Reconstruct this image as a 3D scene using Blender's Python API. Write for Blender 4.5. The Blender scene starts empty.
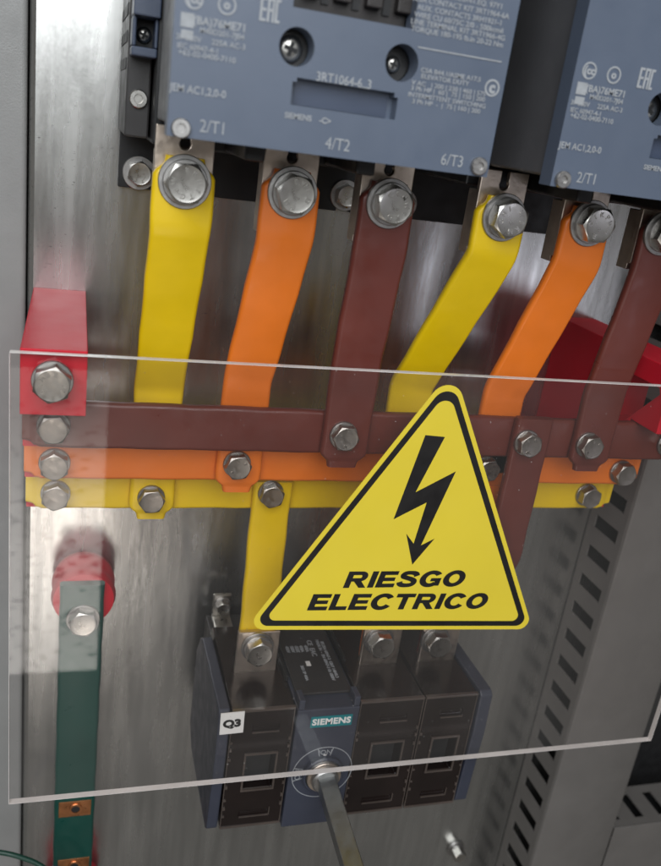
import bpy, bmesh, math, random
from mathutils import Vector, Matrix
random.seed(7)
S = bpy.context.scene
COL = S.collection

# ------------------------------------------------------------------ camera
CX, CY = 330.5, 433.0
VX, VV = (3000.0, 508.0), (5.0, 2700.0)          # vanishing points of the horizontals / verticals
F = math.sqrt(-((VX[0]-CX)*(VV[0]-CX)+(VX[1]-CY)*(VV[1]-CY)))
dx = Vector((VX[0]-CX, VX[1]-CY, F)).normalized()
dv = Vector((VV[0]-CX, VV[1]-CY, F)).normalized()
dn = dx.cross(dv)
D = 0.52                                          # camera to mounting plate, metres
def P(x, y, h):
    """photo pixel seen on a plane h metres in front of the mounting plate -> world X, Z"""
    d = Vector((x-CX, y-CY, F))
    w = (d.dot(dx), d.dot(dn), -d.dot(dv))
    t = (D-h)/w[1]
    return (w[0]*t, w[2]*t)
cam = bpy.data.cameras.new('camera')
camo = bpy.data.objects.new('camera', cam); COL.objects.link(camo)
cam.sensor_fit = 'VERTICAL'; cam.sensor_height = 24.0
cam.lens = 24.0*F/866.0
cam.clip_start = 0.01; cam.clip_end = 50
R = Matrix(((dx[0], -dx[1], -dx[2]), (dn[0], -dn[1], -dn[2]), (-dv[0], dv[1], dv[2])))
camo.matrix_world = Matrix.Translation((0, -D, 0)) @ R.to_4x4()
cam.dof.use_dof = True; cam.dof.focus_distance = 0.46; cam.dof.aperture_fstop = 6.5
S.camera = camo

# ------------------------------------------------------------------ light
W = bpy.data.worlds.new('World'); S.world = W; W.use_nodes = True
bg = W.node_tree.nodes['Background']
bg.inputs[0].default_value = (1.0, 0.96, 0.90, 1); bg.inputs[1].default_value = 0.12
def area(name, loc, target, sx, sy, power, col):
    l = bpy.data.lights.new(name, 'AREA'); l.shape = 'RECTANGLE'; l.size = sx; l.size_y = sy
    l.energy = power; l.color = col
    o = bpy.data.objects.new(name, l); COL.objects.link(o)
    o.location = loc
    o.rotation_euler = (Vector(target)-Vector(loc)).to_track_quat('-Z', 'Y').to_euler()
    return o
area('window_light', (-0.24, -1.25, 0.60), (-0.06, 0, 0.08), 1.3, 1.0, 22, (0.93, 0.97, 1.0))
area('overhead_fill', (0.35, -0.75, 1.7), (0.15, -0.05, -0.1), 1.2, 0.3, 3, (1.0, 0.95, 0.88))  # unseen warm lamp added as fill from above
area('side_light', (0.95, -1.25, -0.31), (0.3, 0, -0.12), 0.34, 0.20, 0.5, (0.84, 0.86, 1.0))  # added lamp that puts the pale lavender patch on the plate
fl = area('floor_glow', (-0.041, -1.25, -0.795), (-0.041, -0.1, -0.795), 0.218, 0.65, 2.0, (1.0, 0.94, 0.88))

# unseen lamp standing in for the lit terrazzo floor; noise imitates its speckles
fl.data.use_nodes = True
_n = fl.data.node_tree.nodes; _l = fl.data.node_tree.links
_g = _n.new('ShaderNodeNewGeometry'); _m = _n.new('ShaderNodeMapping'); _m.inputs['Scale'].default_value = (44, 1, 130)
_t = _n.new('ShaderNodeTexNoise'); _t.inputs['Scale'].default_value = 1; _t.inputs['Detail'].default_value = 2
_r = _n.new('ShaderNodeMapRange'); _r.inputs[1].default_value = .37; _r.inputs[2].default_value = .43; _r.inputs[3].default_value = .30; _r.inputs[4].default_value = 1.0
_l.new(_g.outputs['Position'], _m.inputs[0]); _l.new(_m.outputs[0], _t.inputs[0]); _l.new(_t.outputs[0], _r.inputs[0])
_x = _n.new('ShaderNodeSeparateXYZ'); _l.new(_g.outputs['Position'], _x.inputs[0])
_z = _n.new('ShaderNodeMapRange'); _z.inputs[1].default_value = -.55; _z.inputs[2].default_value = -.82; _z.inputs[3].default_value = .35; _z.inputs[4].default_value = 1.25
_l.new(_x.outputs[2], _z.inputs[0])
_p = _n.new('ShaderNodeMath'); _p.operation = 'MULTIPLY'; _l.new(_r.outputs[0], _p.inputs[0]); _l.new(_z.outputs[0], _p.inputs[1])
_l.new(_p.outputs[0], _n['Emission'].inputs['Strength'])
S.view_settings.view_transform = 'Standard'; S.view_settings.look = 'None'
S.view_settings.exposure = 0.0; S.view_settings.gamma = 1.0; S.view_settings.use_curve_mapping = False
S.render.resolution_x = 782; S.render.resolution_y = 1024
S.render.engine = 'CYCLES'
S.cycles.max_bounces = 10; S.cycles.transparent_max_bounces = 16

# ------------------------------------------------------------------ materials
def mat(name, col, rough=0.5, metal=0.0, var=0.12, scale=40, bump=0.0, bscale=300, coat=0.0, spec=0.5,
        rvar=0.12, stretch=(1, 1, 1)):
    m = bpy.data.materials.new(name); m.use_nodes = True
    nt = m.node_tree; N = nt.nodes; L = nt.links
    b = N['Principled BSDF']
    b.inputs['Metallic'].default_value = metal
    b.inputs['Coat Weight'].default_value = coat; b.inputs['Coat Roughness'].default_value = 0.12
    b.inputs['Specular IOR Level'].default_value = spec
    tc = N.new('ShaderNodeTexCoord'); mp = N.new('ShaderNodeMapping'); mp.inputs['Scale'].default_value = stretch
    L.new(tc.outputs['Object'], mp.inputs[0])
    n = N.new('ShaderNodeTexNoise'); n.inputs['Scale'].default_value = scale; n.inputs['Detail'].default_value = 6
    L.new(mp.outputs[0], n.inputs['Vector'])
    mr = N.new('ShaderNodeMapRange'); mr.inputs[1].default_value = 0.3; mr.inputs[2].default_value = 0.7
    mr.inputs[3].default_value = 1-var; mr.inputs[4].default_value = 1+var
    L.new(n.outputs[0], mr.inputs[0])
    mx = N.new('ShaderNodeMix'); mx.data_type = 'RGBA'; mx.blend_type = 'MULTIPLY'; mx.inputs[0].default_value = 1
    mx.inputs[6].default_value = (*col, 1)
    L.new(mr.outputs[0], mx.inputs[7]); L.new(mx.outputs[2], b.inputs['Base Color'])
    rr = N.new('ShaderNodeMapRange'); rr.inputs[1].default_value = 0.3; rr.inputs[2].default_value = 0.7
    rr.inputs[3].default_value = max(0.02, rough*(1-rvar*2)); rr.inputs[4].default_value = min(1, rough*(1+rvar*2))
    n2 = N.new('ShaderNodeTexNoise'); n2.inputs['Scale'].default_value = scale*2.7; n2.inputs['Detail'].default_value = 5
    L.new(mp.outputs[0], n2.inputs['Vector']); L.new(n2.outputs[0], rr.inputs[0]); L.new(rr.outputs[0], b.inputs['Roughness'])
    if bump:
        n3 = N.new('ShaderNodeTexNoise'); n3.inputs['Scale'].default_value = bscale; n3.inputs['Detail'].default_value = 3
        L.new(mp.outputs[0], n3.inputs['Vector'])
        bp = N.new('ShaderNodeBump'); bp.inputs['Strength'].default_value = bump; bp.inputs['Distance'].default_value = 0.001
        L.new(n3.outputs[0], bp.inputs['Height']); L.new(bp.outputs[0], b.inputs['Normal'])
    return m

def galvanised():
    m = bpy.data.materials.new('galvanised_steel'); m.use_nodes = True
    nt = m.node_tree; N = nt.nodes; L = nt.links; b = N['Principled BSDF']
    b.inputs['Metallic'].default_value = 0.93
    b.inputs['Anisotropic'].default_value = 0.0
    tc = N.new('ShaderNodeTexCoord')
    def noise(scale, st, detail=5):
        mp = N.new('ShaderNodeMapping'); mp.inputs['Scale'].default_value = st
        L.new(tc.outputs['Object'], mp.inputs[0])
        n = N.new('ShaderNodeTexNoise'); n.inputs['Scale'].default_value = scale; n.inputs['Detail'].default_value = detail
        L.new(mp.outputs[0], n.inputs['Vector']); return n.outputs[0]
    def rng(o, a, c, lo, hi):
        r = N.new('ShaderNodeMapRange'); r.inputs[1].default_value = a; r.inputs[2].default_value = c
        r.inputs[3].default_value = lo; r.inputs[4].default_value = hi; L.new(o, r.inputs[0]); return r.outputs[0]
    def mul(a, c):
        x = N.new('ShaderNodeMath'); x.operation = 'MULTIPLY'; L.new(a, x.inputs[0]); L.new(c, x.inputs[1]); return x.outputs[0]
    streak = rng(noise(1, (130, 130, 7)), .3, .7, .86, 1.12)
    cloud = rng(noise(14, (1, 1, .6)), .3, .7, .86, 1.10)
    # dark flecks and scuffs of the zinc coat, in patches
    fl = rng(noise(1, (330, 330, 900), 2), .655, .70, 1, .45)
    patch = rng(noise(9, (1, 1, .8), 2), .47, .60, 0, 1)
    mxf = N.new('ShaderNodeMix'); mxf.data_type = 'FLOAT'; mxf.inputs[2].default_value = 1
    L.new(patch, mxf.inputs[0]); L.new(fl, mxf.inputs[3])
    v = mul(mul(streak, cloud), mxf.outputs[0])
    mx = N.new('ShaderNodeMix'); mx.data_type = 'RGBA'; mx.blend_type = 'MULTIPLY'; mx.inputs[0].default_value = 1
    mx.inputs[6].default_value = (0.515, 0.512, 0.495, 1); L.new(v, mx.inputs[7]); L.new(mx.outputs[2], b.inputs['Base Color'])
    r1 = rng(noise(1, (90, 90, 10)), .3, .7, .20, .31)
    L.new(r1, b.inputs['Roughness'])
    bp = N.new('ShaderNodeBump'); bp.inputs['Strength'].default_value = 0.10; bp.inputs['Distance'].default_value = 0.001
    L.new(noise(1, (160, 160, 60)), bp.inputs['Height']); L.new(bp.outputs[0], b.inputs['Normal'])
    tg = N.new('ShaderNodeTangent'); tg.direction_type = 'RADIAL'; tg.axis = 'Z'
    L.new(tg.outputs[0], b.inputs['Tangent'])
    return m

M = {}
M['galv'] = galvanised()
M['grey_paint'] = mat('grey_cabinet_paint', (0.25, 0.25, 0.245), 0.42, var=.05, bump=.12, bscale=900)
M['post'] = mat('grey_post_paint', (0.15, 0.14, 0.132), 0.40, var=.06, bump=.12, bscale=900)
M['black_void'] = mat('black_interior', (0.012, 0.012, 0.013), 0.6)
M['yellow'] = mat('yellow_heatshrink', (0.84, 0.57, 0.005), 0.40, var=.07, scale=30, bump=.30, bscale=45, rvar=.14)
M['orange'] = mat('orange_heatshrink', (0.80, 0.185, 0.016), 0.42, var=.07, scale=30, bump=.30, bscale=45, rvar=.14)
M['brown'] = mat('brown_heatshrink', (0.125, 0.028, 0.020), 0.38, var=.10, scale=30, bump=.30, bscale=45, rvar=.14)
M['green'] = mat('green_heatshrink', (0.004, 0.055, 0.042), 0.36, var=.10, scale=30, bump=.10, bscale=120)
M['red'] = mat('red_glassfibre', (0.56, 0.008, 0.024), 0.45, var=.03, scale=20, spec=.30, rvar=.03)
M['steel'] = mat('zinc_steel', (0.50, 0.485, 0.455), 0.30, 1.0, var=.05, scale=120, rvar=.08)
M['old_bolt'] = mat('aged_bolt_steel', (0.38, 0.355, 0.325), 0.40, 1.0, var=.10, scale=150)
M['dull_steel'] = mat('dull_washer_steel', (0.40, 0.39, 0.38), 0.42, 1.0, var=.12, scale=200)
M['shaft'] = mat('brushed_shaft_steel', (0.30, 0.31, 0.31), 0.40, 1.0, var=.06, scale=60, bump=.04, bscale=400)
M['tin'] = mat('tinned_copper', (0.62, 0.53, 0.45), 0.38, 1.0, var=.15, scale=90, bump=.1, bscale=500)
M['copper'] = mat('bare_copper', (0.62, 0.27, 0.12), 0.33, 1.0, var=.18, scale=120)
M['cap'] = mat('blue_grey_plastic', (0.098, 0.122, 0.170), 0.38, var=.04, scale=30, bump=.10, bscale=1800)
M['cap_dark'] = mat('dark_blue_plastic', (0.055, 0.072, 0.115), 0.40, var=.05, bump=.10, bscale=1800)
M['black'] = mat('black_plastic', (0.010, 0.010, 0.011), 0.42, var=.1, bump=.10, bscale=1500)
M['char'] = mat('charcoal_plastic', (0.030, 0.028, 0.028), 0.45, var=.1, bump=.10, bscale=1500)
M['skirt'] = mat('grey_cover_side', (0.105, 0.105, 0.112), 0.42, var=.08, bump=.1, bscale=1500)
M['recess'] = mat('dark_recess_plastic', (0.022, 0.018, 0.017), 0.5, var=.15, bump=.1, bscale=1500)
M['smoke'] = mat('smoked_brown_cover', (0.014, 0.009, 0.008), 0.20, var=.2, coat=.15, spec=.4)
M['smoke_lit_rim'] = mat('smoked_cover_lit_rim', (0.075, 0.058, 0.050), 0.14, var=.2, coat=.6)  # lightened cover plastic, painting the light caught along its edges
M['switch'] = mat('switch_blue_grey', (0.038, 0.043, 0.064), 0.40, var=.05, bump=.10, bscale=1500)
M['print'] = mat('pale_print', (0.32, 0.335, 0.355), 0.6, var=.12, scale=300)
M['white'] = mat('white_label', (0.80, 0.79, 0.77), 0.5, var=.03)
M['teal'] = mat('teal_label', (0.004, 0.20, 0.22), 0.4, var=.04)
M['ink'] = mat('black_ink', (0.010, 0.009, 0.009), 0.45, var=.1)
M['sign'] = mat('sign_yellow', (0.78, 0.61, 0.045), 0.38, var=.03, scale=20)
M['sign_back'] = mat('sign_edge_yellow', (0.70, 0.54, 0.06), 0.5, var=.03)
M['acr_edge'] = mat('lit_acrylic_edge', (0.80, 0.76, 0.74), 0.22, var=.16, scale=25, rvar=.2)  # pale colour paints in the light gathered by the cut edges
M['wire'] = mat('green_wire', (0.006, 0.045, 0.030), 0.4)
M['wire2'] = mat('violet_wire', (0.03, 0.012, 0.10), 0.4)

def acrylic():
    m = bpy.data.materials.new('clear_acrylic'); m.use_nodes = True
    nt = m.node_tree; N = nt.nodes; L = nt.links; N.remove(N['Principled BSDF'])
    out = N['Material Output']
    t = N.new('ShaderNodeBsdfTransparent'); t.inputs[0].default_value = (0.965, 0.955, 0.95, 1)
    g = N.new('ShaderNodeBsdfGlossy'); g.inputs['Roughness'].default_value = 0.012
    fr = N.new('ShaderNodeFresnel'); fr.inputs[0].default_value = 1.52
    ge = N.new('ShaderNodeNewGeometry')
    inv = N.new('ShaderNodeMath'); inv.operation = 'SUBTRACT'; inv.inputs[0].default_value = 1; L.new(ge.outputs['Backfacing'], inv.inputs[1])
    ml = N.new('ShaderNodeMath'); ml.operation = 'MULTIPLY'; L.new(fr.outputs[0], ml.inputs[0]); L.new(inv.outputs[0], ml.inputs[1])
    mx = N.new('ShaderNodeMixShader'); L.new(ml.outputs[0], mx.inputs[0]); L.new(t.outputs[0], mx.inputs[1]); L.new(g.outputs[0], mx.inputs[2])
    # dust specks and smudges, plus a film that paints in the sheet's milky haze
    tc = N.new('ShaderNodeTexCoord'); d = N.new('ShaderNodeBsdfDiffuse'); d.inputs[0].default_value = (.8, .78, .76, 1)
    def nz(scale, st, lo, hi, a, b_, det=3):
        mp = N.new('ShaderNodeMapping'); mp.inputs['Scale'].default_value = st; L.new(tc.outputs['Object'], mp.inputs[0])
        n = N.new('ShaderNodeTexNoise'); n.inputs['Scale'].default_value = scale; n.inputs['Detail'].default_value = det
        L.new(mp.outputs[0], n.inputs[0])
        r = N.new('ShaderNodeMapRange'); r.inputs[1].default_value = lo; r.inputs[2].default_value = hi; r.inputs[3].default_value = a; r.inputs[4].default_value = b_
        L.new(n.outputs[0], r.inputs[0]); return r.outputs[0]
    film = nz(9, (1, 1, .35), .35, .7, .010, .034); speck = nz(520, (1, 1, 1), .75, .79, 0, .22, 1)
    ad = N.new('ShaderNodeMath'); ad.operation = 'ADD'; L.new(film, ad.inputs[0]); L.new(speck, ad.inputs[1])
    m2 = N.new('ShaderNodeMath'); m2.operation = 'MULTIPLY'; L.new(ad.outputs[0], m2.inputs[0]); L.new(inv.outputs[0], m2.inputs[1])
    mx2 = N.new('ShaderNodeMixShader'); L.new(m2.outputs[0], mx2.inputs[0]); L.new(mx.outputs[0], mx2.inputs[1]); L.new(d.outputs[0], mx2.inputs[2])
    L.new(mx2.outputs[0], out.inputs[0]); return m
M['acrylic'] = acrylic()

# ------------------------------------------------------------------ helpers
WL = {}
def thing(name, label, cat, loc, group=None):
    o = bpy.data.objects.new(name, None); COL.objects.link(o); o.empty_display_size = .01
    o.location = loc; WL[o] = Vector(loc); o['label'] = label; o['category'] = cat
    if group: o['group'] = group
    return o
def tag(o, label, cat, group=None):
    o['label'] = label; o['category'] = cat
    if group: o['group'] = group
    return o
def place(o, parent, loc):
    loc = Vector(loc); WL[o] = loc
    if parent is not None:
        o.parent = parent; o.location = loc-WL[parent]
    else: o.location = loc
def obj(name, src, m, parent=None, loc=(0, 0, 0), smooth=None, bevel=0, seg=2):
    if isinstance(src, bmesh.types.BMesh):
        bmesh.ops.recalc_face_normals(src, faces=src.faces[:])
        me = bpy.data.meshes.new(name); src.to_mesh(me); src.free()
    else: me = src
    if not me.materials: me.materials.append(m if not isinstance(m, str) else M[m])
    o = bpy.data.objects.new(name, me); COL.objects.link(o); place(o, parent, loc)
    if smooth is not None:
        if smooth >= 180:
            for p in me.polygons: p.use_smooth = True
        else:
            set_auto(me, smooth)
    if bevel:
        b = o.modifiers.new('bevel', 'BEVEL'); b.width = bevel; b.segments = seg; b.limit_method = 'ANGLE'; b.angle_limit = math.radians(40)
        b.harden_normals = False
    return o
def set_auto(me, ang):
    for p in me.polygons: p.use_smooth = True
    bm = bmesh.new(); bm.from_mesh(me)
    for e in bm.edges:
        if len(e.link_faces) == 2 and e.calc_face_angle(0) > math.radians(ang): e.smooth = False
    bm.to_mesh(me); bm.free()
def B(*boxes):
    """each box: x0,x1,h0,h1,z0,z1 (h = metres in front of the mounting plate)"""
    bm = bmesh.new()
    for (x0, x1, h0, h1, z0, z1) in boxes: addbox(bm, x0, x1, h0, h1, z0, z1)
    return bm
def addbox(bm, x0, x1, h0, h1, z0, z1):
    v = [bm.verts.new((x, -h, z)) for x in (x0, x1) for h in (h0, h1) for z in (z0, z1)]
    for f in ((0, 1, 3, 2), (4, 6, 7, 5), (0, 4, 5, 1), (2, 3, 7, 6), (0, 2, 6, 4), (1, 5, 7, 3)):
        bm.faces.new([v[i] for i in f])
def prism(bm, pts, h0, h1):
    """XZ polygon extruded between two distances from the plate"""
    a = [bm.verts.new((x, -h0, z)) for x, z in pts]; b = [bm.verts.new((x, -h1, z)) for x, z in pts]
    n = len(pts)
    bm.faces.new(a); bm.faces.new(b[::-1])
    for i in range(n): bm.faces.new((a[i], b[i], b[(i+1) % n], a[(i+1) % n]))
def lathe(prof, seg=32, axis='y', rf=None):
    """prof: list of (r, h); axis towards the viewer (-Y) or up (Z)"""
    bm = bmesh.new(); rings = []
    for (r, h) in prof:
        ring = []
        for i in range(seg):
            a = 2*math.pi*i/seg
            c, s = r*math.cos(a), r*math.sin(a)
            ring.append(bm.verts.new((c, -h, s) if axis == 'y' else (c, s, h)))
        rings.append(ring)
    for k in range(len(rings)-1):
        for i in range(seg):
            j = (i+1) % seg
            bm.faces.new((rings[k][i], rings[k][j], rings[k+1][j], rings[k+1][i]))
    bm.faces.new(rings[0]); bm.faces.new(rings[-1])
    return bm
def ringmesh(ri, ro, t, seg=40, c=.0003):
    bm = bmesh.new(); pr = [(ri, 0), (ro, 0), (ro, t-c), (ro-c, t), (ri, t)]
    rg = [[bm.verts.new((r*math.cos(2*math.pi*i/seg), -h, r*math.sin(2*math.pi*i/seg))) for i in range(seg)] for r, h in pr]
    for k in range(len(pr)):
        a, b = rg[k], rg[(k+1) % len(pr)]
        for i in range(seg): bm.faces.new((a[i], a[(i+1) % seg], b[(i+1) % seg], b[i]))
    return bm
def hexhead(af, H, rot):
    """hexagon bolt head with the chamfered round top"""
    seg = 48; r0 = af*.5*.955; bm = bmesh.new(); base = []; top = []; disc = []; dip = []
    for i in range(seg):
        a = 2*math.pi*i/seg; q = ((a) % (math.pi/3))-math.pi/6
        r = af*.5/math.cos(q); b = a+rot
        c, s = math.cos(b), math.sin(b)
        zt = H-(r-r0)*math.tan(math.radians(28))
        base.append(bm.verts.new((r*c, 0, r*s))); top.append(bm.verts.new((r*c, -zt, r*s)))
        disc.append(bm.verts.new((r0*c, -H, r0*s)))
        dip.append(bm.verts.new((r0*.80*c, -H+.0002, r0*.80*s)))
    for i in range(seg):
        j = (i+1) % seg
        bm.faces.new((base[i], base[j], top[j], top[i])); bm.faces.new((top[i], top[j], disc[j], disc[i]))
        bm.faces.new((disc[i], disc[j], dip[j], dip[i]))
    bm.faces.new(dip); bm.faces.new(base)
    return bm
_cache = {}
def cached(key, fn, m, smooth=None):
    if key not in _cache:
        bm = fn(); bmesh.ops.recalc_face_normals(bm, faces=bm.faces[:])
        me = bpy.data.meshes.new(key[0]); bm.to_mesh(me); bm.free(); me.materials.append(M[m])
        if smooth: set_auto(me, smooth)
        _cache[key] = me
    return _cache[key]
def textmesh(body, size, sx=1.0, shear=0.0, bold=0.0, spacing=1.0, depth=0.00012, align='CENTER', line=1.0):
    c = bpy.data.curves.new('lettering', 'FONT'); c.body = body; c.size = size; c.shear = shear; c.offset = bold
    c.space_character = spacing; c.align_x = align; c.align_y = 'CENTER'; c.extrude = depth; c.space_line = line
    c.resolution_u = 3
    o = bpy.data.objects.new('t', c); COL.objects.link(o)
    bpy.context.view_layer.update()
    me = bpy.data.meshes.new_from_object(o.evaluated_get(bpy.context.evaluated_depsgraph_get()))
    bpy.data.objects.remove(o); bpy.data.curves.remove(c)
    me.transform(Matrix.Diagonal((sx, 1, 1, 1)))
    me.materials.clear()
    return me
def text(body, X, h, Z, size, m, parent, name='lettering', rot=0.0, **k):
    me = textmesh(body, size, **k)
    me.transform(Matrix.Rotation(rot, 4, 'Z')); me.transform(Matrix.Rotation(math.pi/2, 4, 'X'))
    return obj(name, me, m, parent, (X, -h, Z))
def bolt(parent, X, h, Z, af, H, rot=None, washer=None, lock=True, mark=None, m='steel'):
    """hexagon bolt with washers on a face h in front of the plate; washer = outer radius"""
    rot = random.uniform(0, 1.05) if rot is None else rot
    hh = h
    wo = []
    if washer:
        wo.append(('washer', washer, .0018, hh, 'dull_steel')); hh += .0018
    if lock:
        wo.append(('spring_washer', af*.60, .0020, hh, 'dull_steel')); hh += .0020
    b = obj('bolt', cached(('hexhead', af, H, round(rot, 2), m), lambda: hexhead(af, H, rot), m, 25), m, parent, (X, -hh, Z))
    for (nm, r, t, h0, mm) in wo:
        obj(nm, cached((nm, r, t), lambda: ringmesh(af*.30, r, t), mm, 35), mm, b, (X, -h0, Z))
    if mark:
        n = len(mark); me = None; bmm = bmesh.new()
        for i, ch in enumerate(mark):
            if ch == ' ': continue
            a = math.pi*.5-2*math.pi*i/n+rot
            t = textmesh(ch, af*.20, bold=.0001, depth=.00018)
            t.transform(Matrix.Translation((math.cos(a)*af*.33, math.sin(a)*af*.33, 0)) @ Matrix.Rotation(a-math.pi/2, 4, 'Z'))
            bmm.from_mesh(t); bpy.data.meshes.remove(t)
        t = bpy.data.meshes.new('head_marking'); bmm.to_mesh(t); bmm.free()
        t.transform(Matrix.Rotation(math.pi/2, 4, 'X'))
        obj('head_marking', t, m, b, (X, -hh-H+.0001, Z))
    return b
def cross_screw(parent, X, h, Z, r, m='steel', name='screw', H=.0022):
    def f():
        return lathe([(r, 0), (r, H*.45), (r*.86, H*.8), (r*.55, H), (r*.001, H)], 28)
    s = obj(name, cached(('panhead', r, H), f, m, 50), m, parent, (X, -h, Z))
    bm = bmesh.new(); k = r*.16; l = r*.55
    addbox(bm, -l, l, 0, H*.08, -k, k); addbox(bm, -k, k, 0, H*.081, k, l); addbox(bm, -k, k, 0, H*.081, -l, -k)
    bmesh.ops.rotate(bm, verts=bm.verts[:], cent=(0, 0, 0), matrix=Matrix.Rotation(random.uniform(.2, .9), 3, 'Y'))
    obj('drive_slot', bm, 'black_void', s, (X, -h-H, Z))
    return s
def socket_screw(parent, X, h, Z, r, m='steel', H=.003, name='screw'):
    s = obj(name, cached(('socket', r, H), lambda: lathe([(r, 0), (r, H*.8), (r*.9, H), (r*.5, H), (r*.45, H*.45), (r*.001, H*.45)], 28), m, 35), m, parent, (X, -h, Z))
    return s

def bez_path(pts, r=.010, n=6):
    """polyline with rounded corners; pts: list of Vector"""
    out = [pts[0]]
    for i in range(1, len(pts)-1):
        a, p, b = pts[i-1], pts[i], pts[i+1]
        d1 = min(r, (a-p).length*.45); d2 = min(r, (b-p).length*.45)
        s = p+(a-p).normalized()*d1; e = p+(b-p).normalized()*d2
        for k in range(n+1):
            t = k/n; out.append(s*(1-t)**2+p*2*t*(1-t)+e*t*t)
    out.append(pts[-1]); return out
def strap(pts, w0, w1, th, ends=(True, True), r=.012, tab=.66):
    """flat bar swept along a path, rounded long edges, pinched sleeve ends"""
    path = bez_path([Vector(p) for p in pts], r)
    L = [0.0]
    for i in range(1, len(path)): L.append(L[-1]+(path[i]-path[i-1]).length)
    tot = L[-1]
    def at(s):
        s = max(0, min(tot, s))
        for i in range(1, len(L)):
            if s <= L[i]+1e-9:
                t = (s-L[i-1])/max(1e-9, L[i]-L[i-1]); return path[i-1].lerp(path[i], t)
    ss = set(L)
    prof = [(0, tab-.04), (.0030, tab), (.0042, tab+.06), (.0055, tab+.18), (.0068, .93), (.0085, 1.0)]
    for (d, _) in prof:
        if ends[0]: ss.add(d)
        if ends[1]: ss.add(tot-d)
    k = 0
    while k < tot: ss.add(k); k += .012
    ss = sorted(ss); cl = [ss[0]]
    for s in ss[1:]:
        if s-cl[-1] > .0004: cl.append(s)
    ss = cl
    def wf(d):
        for i in range(1, len(prof)):
            if d <= prof[i][0]:
                t = (d-prof[i-1][0])/(prof[i][0]-prof[i-1][0]); return prof[i-1][1]*(1-t)+prof[i][1]*t
        return 1.0
    bm = bmesh.new(); rings = []; ph = random.uniform(0, 9)
    for s in ss:
        p = at(s); e = .0025
        T = (at(s+e)-at(s-e)).normalized()
        wd = T.cross(Vector((0, 1, 0))).normalized()
        if wd.x < 0: wd = -wd
        if abs(T.x) > .9: wd = Vector((0, 0, 1))
        tn = wd.cross(T).normalized()
        if tn.y > 0: tn = -tn
        w = w0+(w1-w0)*s/tot
        f = 1.0
        if ends[0]: f = min(f, wf(s))
        if ends[1]: f = min(f, wf(tot-s))
        wob = .00022*math.sin(s*170+ph)
        w = w*f*.5+wob; t = th*.5*(1 if f > .8 else .82)
        c = min(.0022, t*.85); ring = []
        for (sx, sy) in ((1, 1), (-1, 1), (-1, -1), (1, -1)):
            seq = range(5) if sx*sy > 0 else range(4, -1, -1)
            for q in seq:
                a = q*math.pi/8
                u = sx*(w-c+c*math.cos(a)); v = sy*(t-c+c*math.sin(a))
                ring.append(bm.verts.new(p+wd*u+tn*v))
        rings.append(ring)
    n = len(rings[0])
    for i in range(len(rings)-1):
        for j in range(n):
            bm.faces.new((rings[i][j], rings[i][(j+1) % n], rings[i+1][(j+1) % n], rings[i+1][j]))
    bm.faces.new(rings[0]); bm.faces.new(rings[-1][::-1])
    return bm
def cut(o, cutters):
    """boolean away the cutter bmeshes (world coordinates of o's mesh) and keep the result as plain mesh"""
    for bm in cutters:
        bmesh.ops.recalc_face_normals(bm, faces=bm.faces[:])
        me = bpy.data.meshes.new('c'); bm.to_mesh(me); bm.free()
        c = bpy.data.objects.new('c', me); COL.objects.link(c); c.matrix_world = Matrix.Translation(WL[o])
        md = o.modifiers.new('b', 'BOOLEAN'); md.object = c; md.operation = 'DIFFERENCE'; md.solver = 'EXACT'
        bpy.context.view_layer.update()
        dg = bpy.context.evaluated_depsgraph_get()
        new = bpy.data.meshes.new_from_object(o.evaluated_get(dg))
        o.modifiers.clear(); bpy.data.objects.remove(c)
        o.data = new
def bev(o, w, seg=2):
    b = o.modifiers.new('bevel', 'BEVEL'); b.width = w; b.segments = seg; b.limit_method = 'ANGLE'; b.angle_limit = math.radians(40)
def cyl(X, Z, r, h0, h1, seg=40):
    bm = bmesh.new(); prism(bm, [(X+r*math.cos(2*math.pi*i/seg), Z+r*math.sin(2*math.pi*i/seg)) for i in range(seg)], h0, h1); return bm

# ------------------------------------------------------------------ setting
def structure(o, label=None): o['kind'] = 'structure'; return o
# zinc plated mounting plate with folded left edge
bm = bmesh.new()
pts = [(-.0262, -.012), (-.0258, -.004), (-.0245, -.0012), (-.0225, 0), (-.0215, 0), (.47, 0), (.47, -.012)]
pts = [(x, h) for x, h in pts]
a = [bm.verts.new((x, -h, -.75)) for x, h in pts]; b = [bm.verts.new((x, -h, .30)) for x, h in pts]
for i in range(len(pts)): j = (i+1) % len(pts); bm.faces.new((a[i], a[j], b[j], b[i]))
bm.faces.new(a); bm.faces.new(b)
mp = structure(obj('mounting_plate', bm, 'galv', smooth=28))
sw = structure(obj('wall_left', B((-.16, -.0270, -.03, -.003, -.75, .30)), 'grey_paint', bevel=.0025, seg=4))
rw = structure(obj('wall_back', B((-.045, .95, -.034, -.030, -.76, .31)), 'black_void'))

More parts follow.
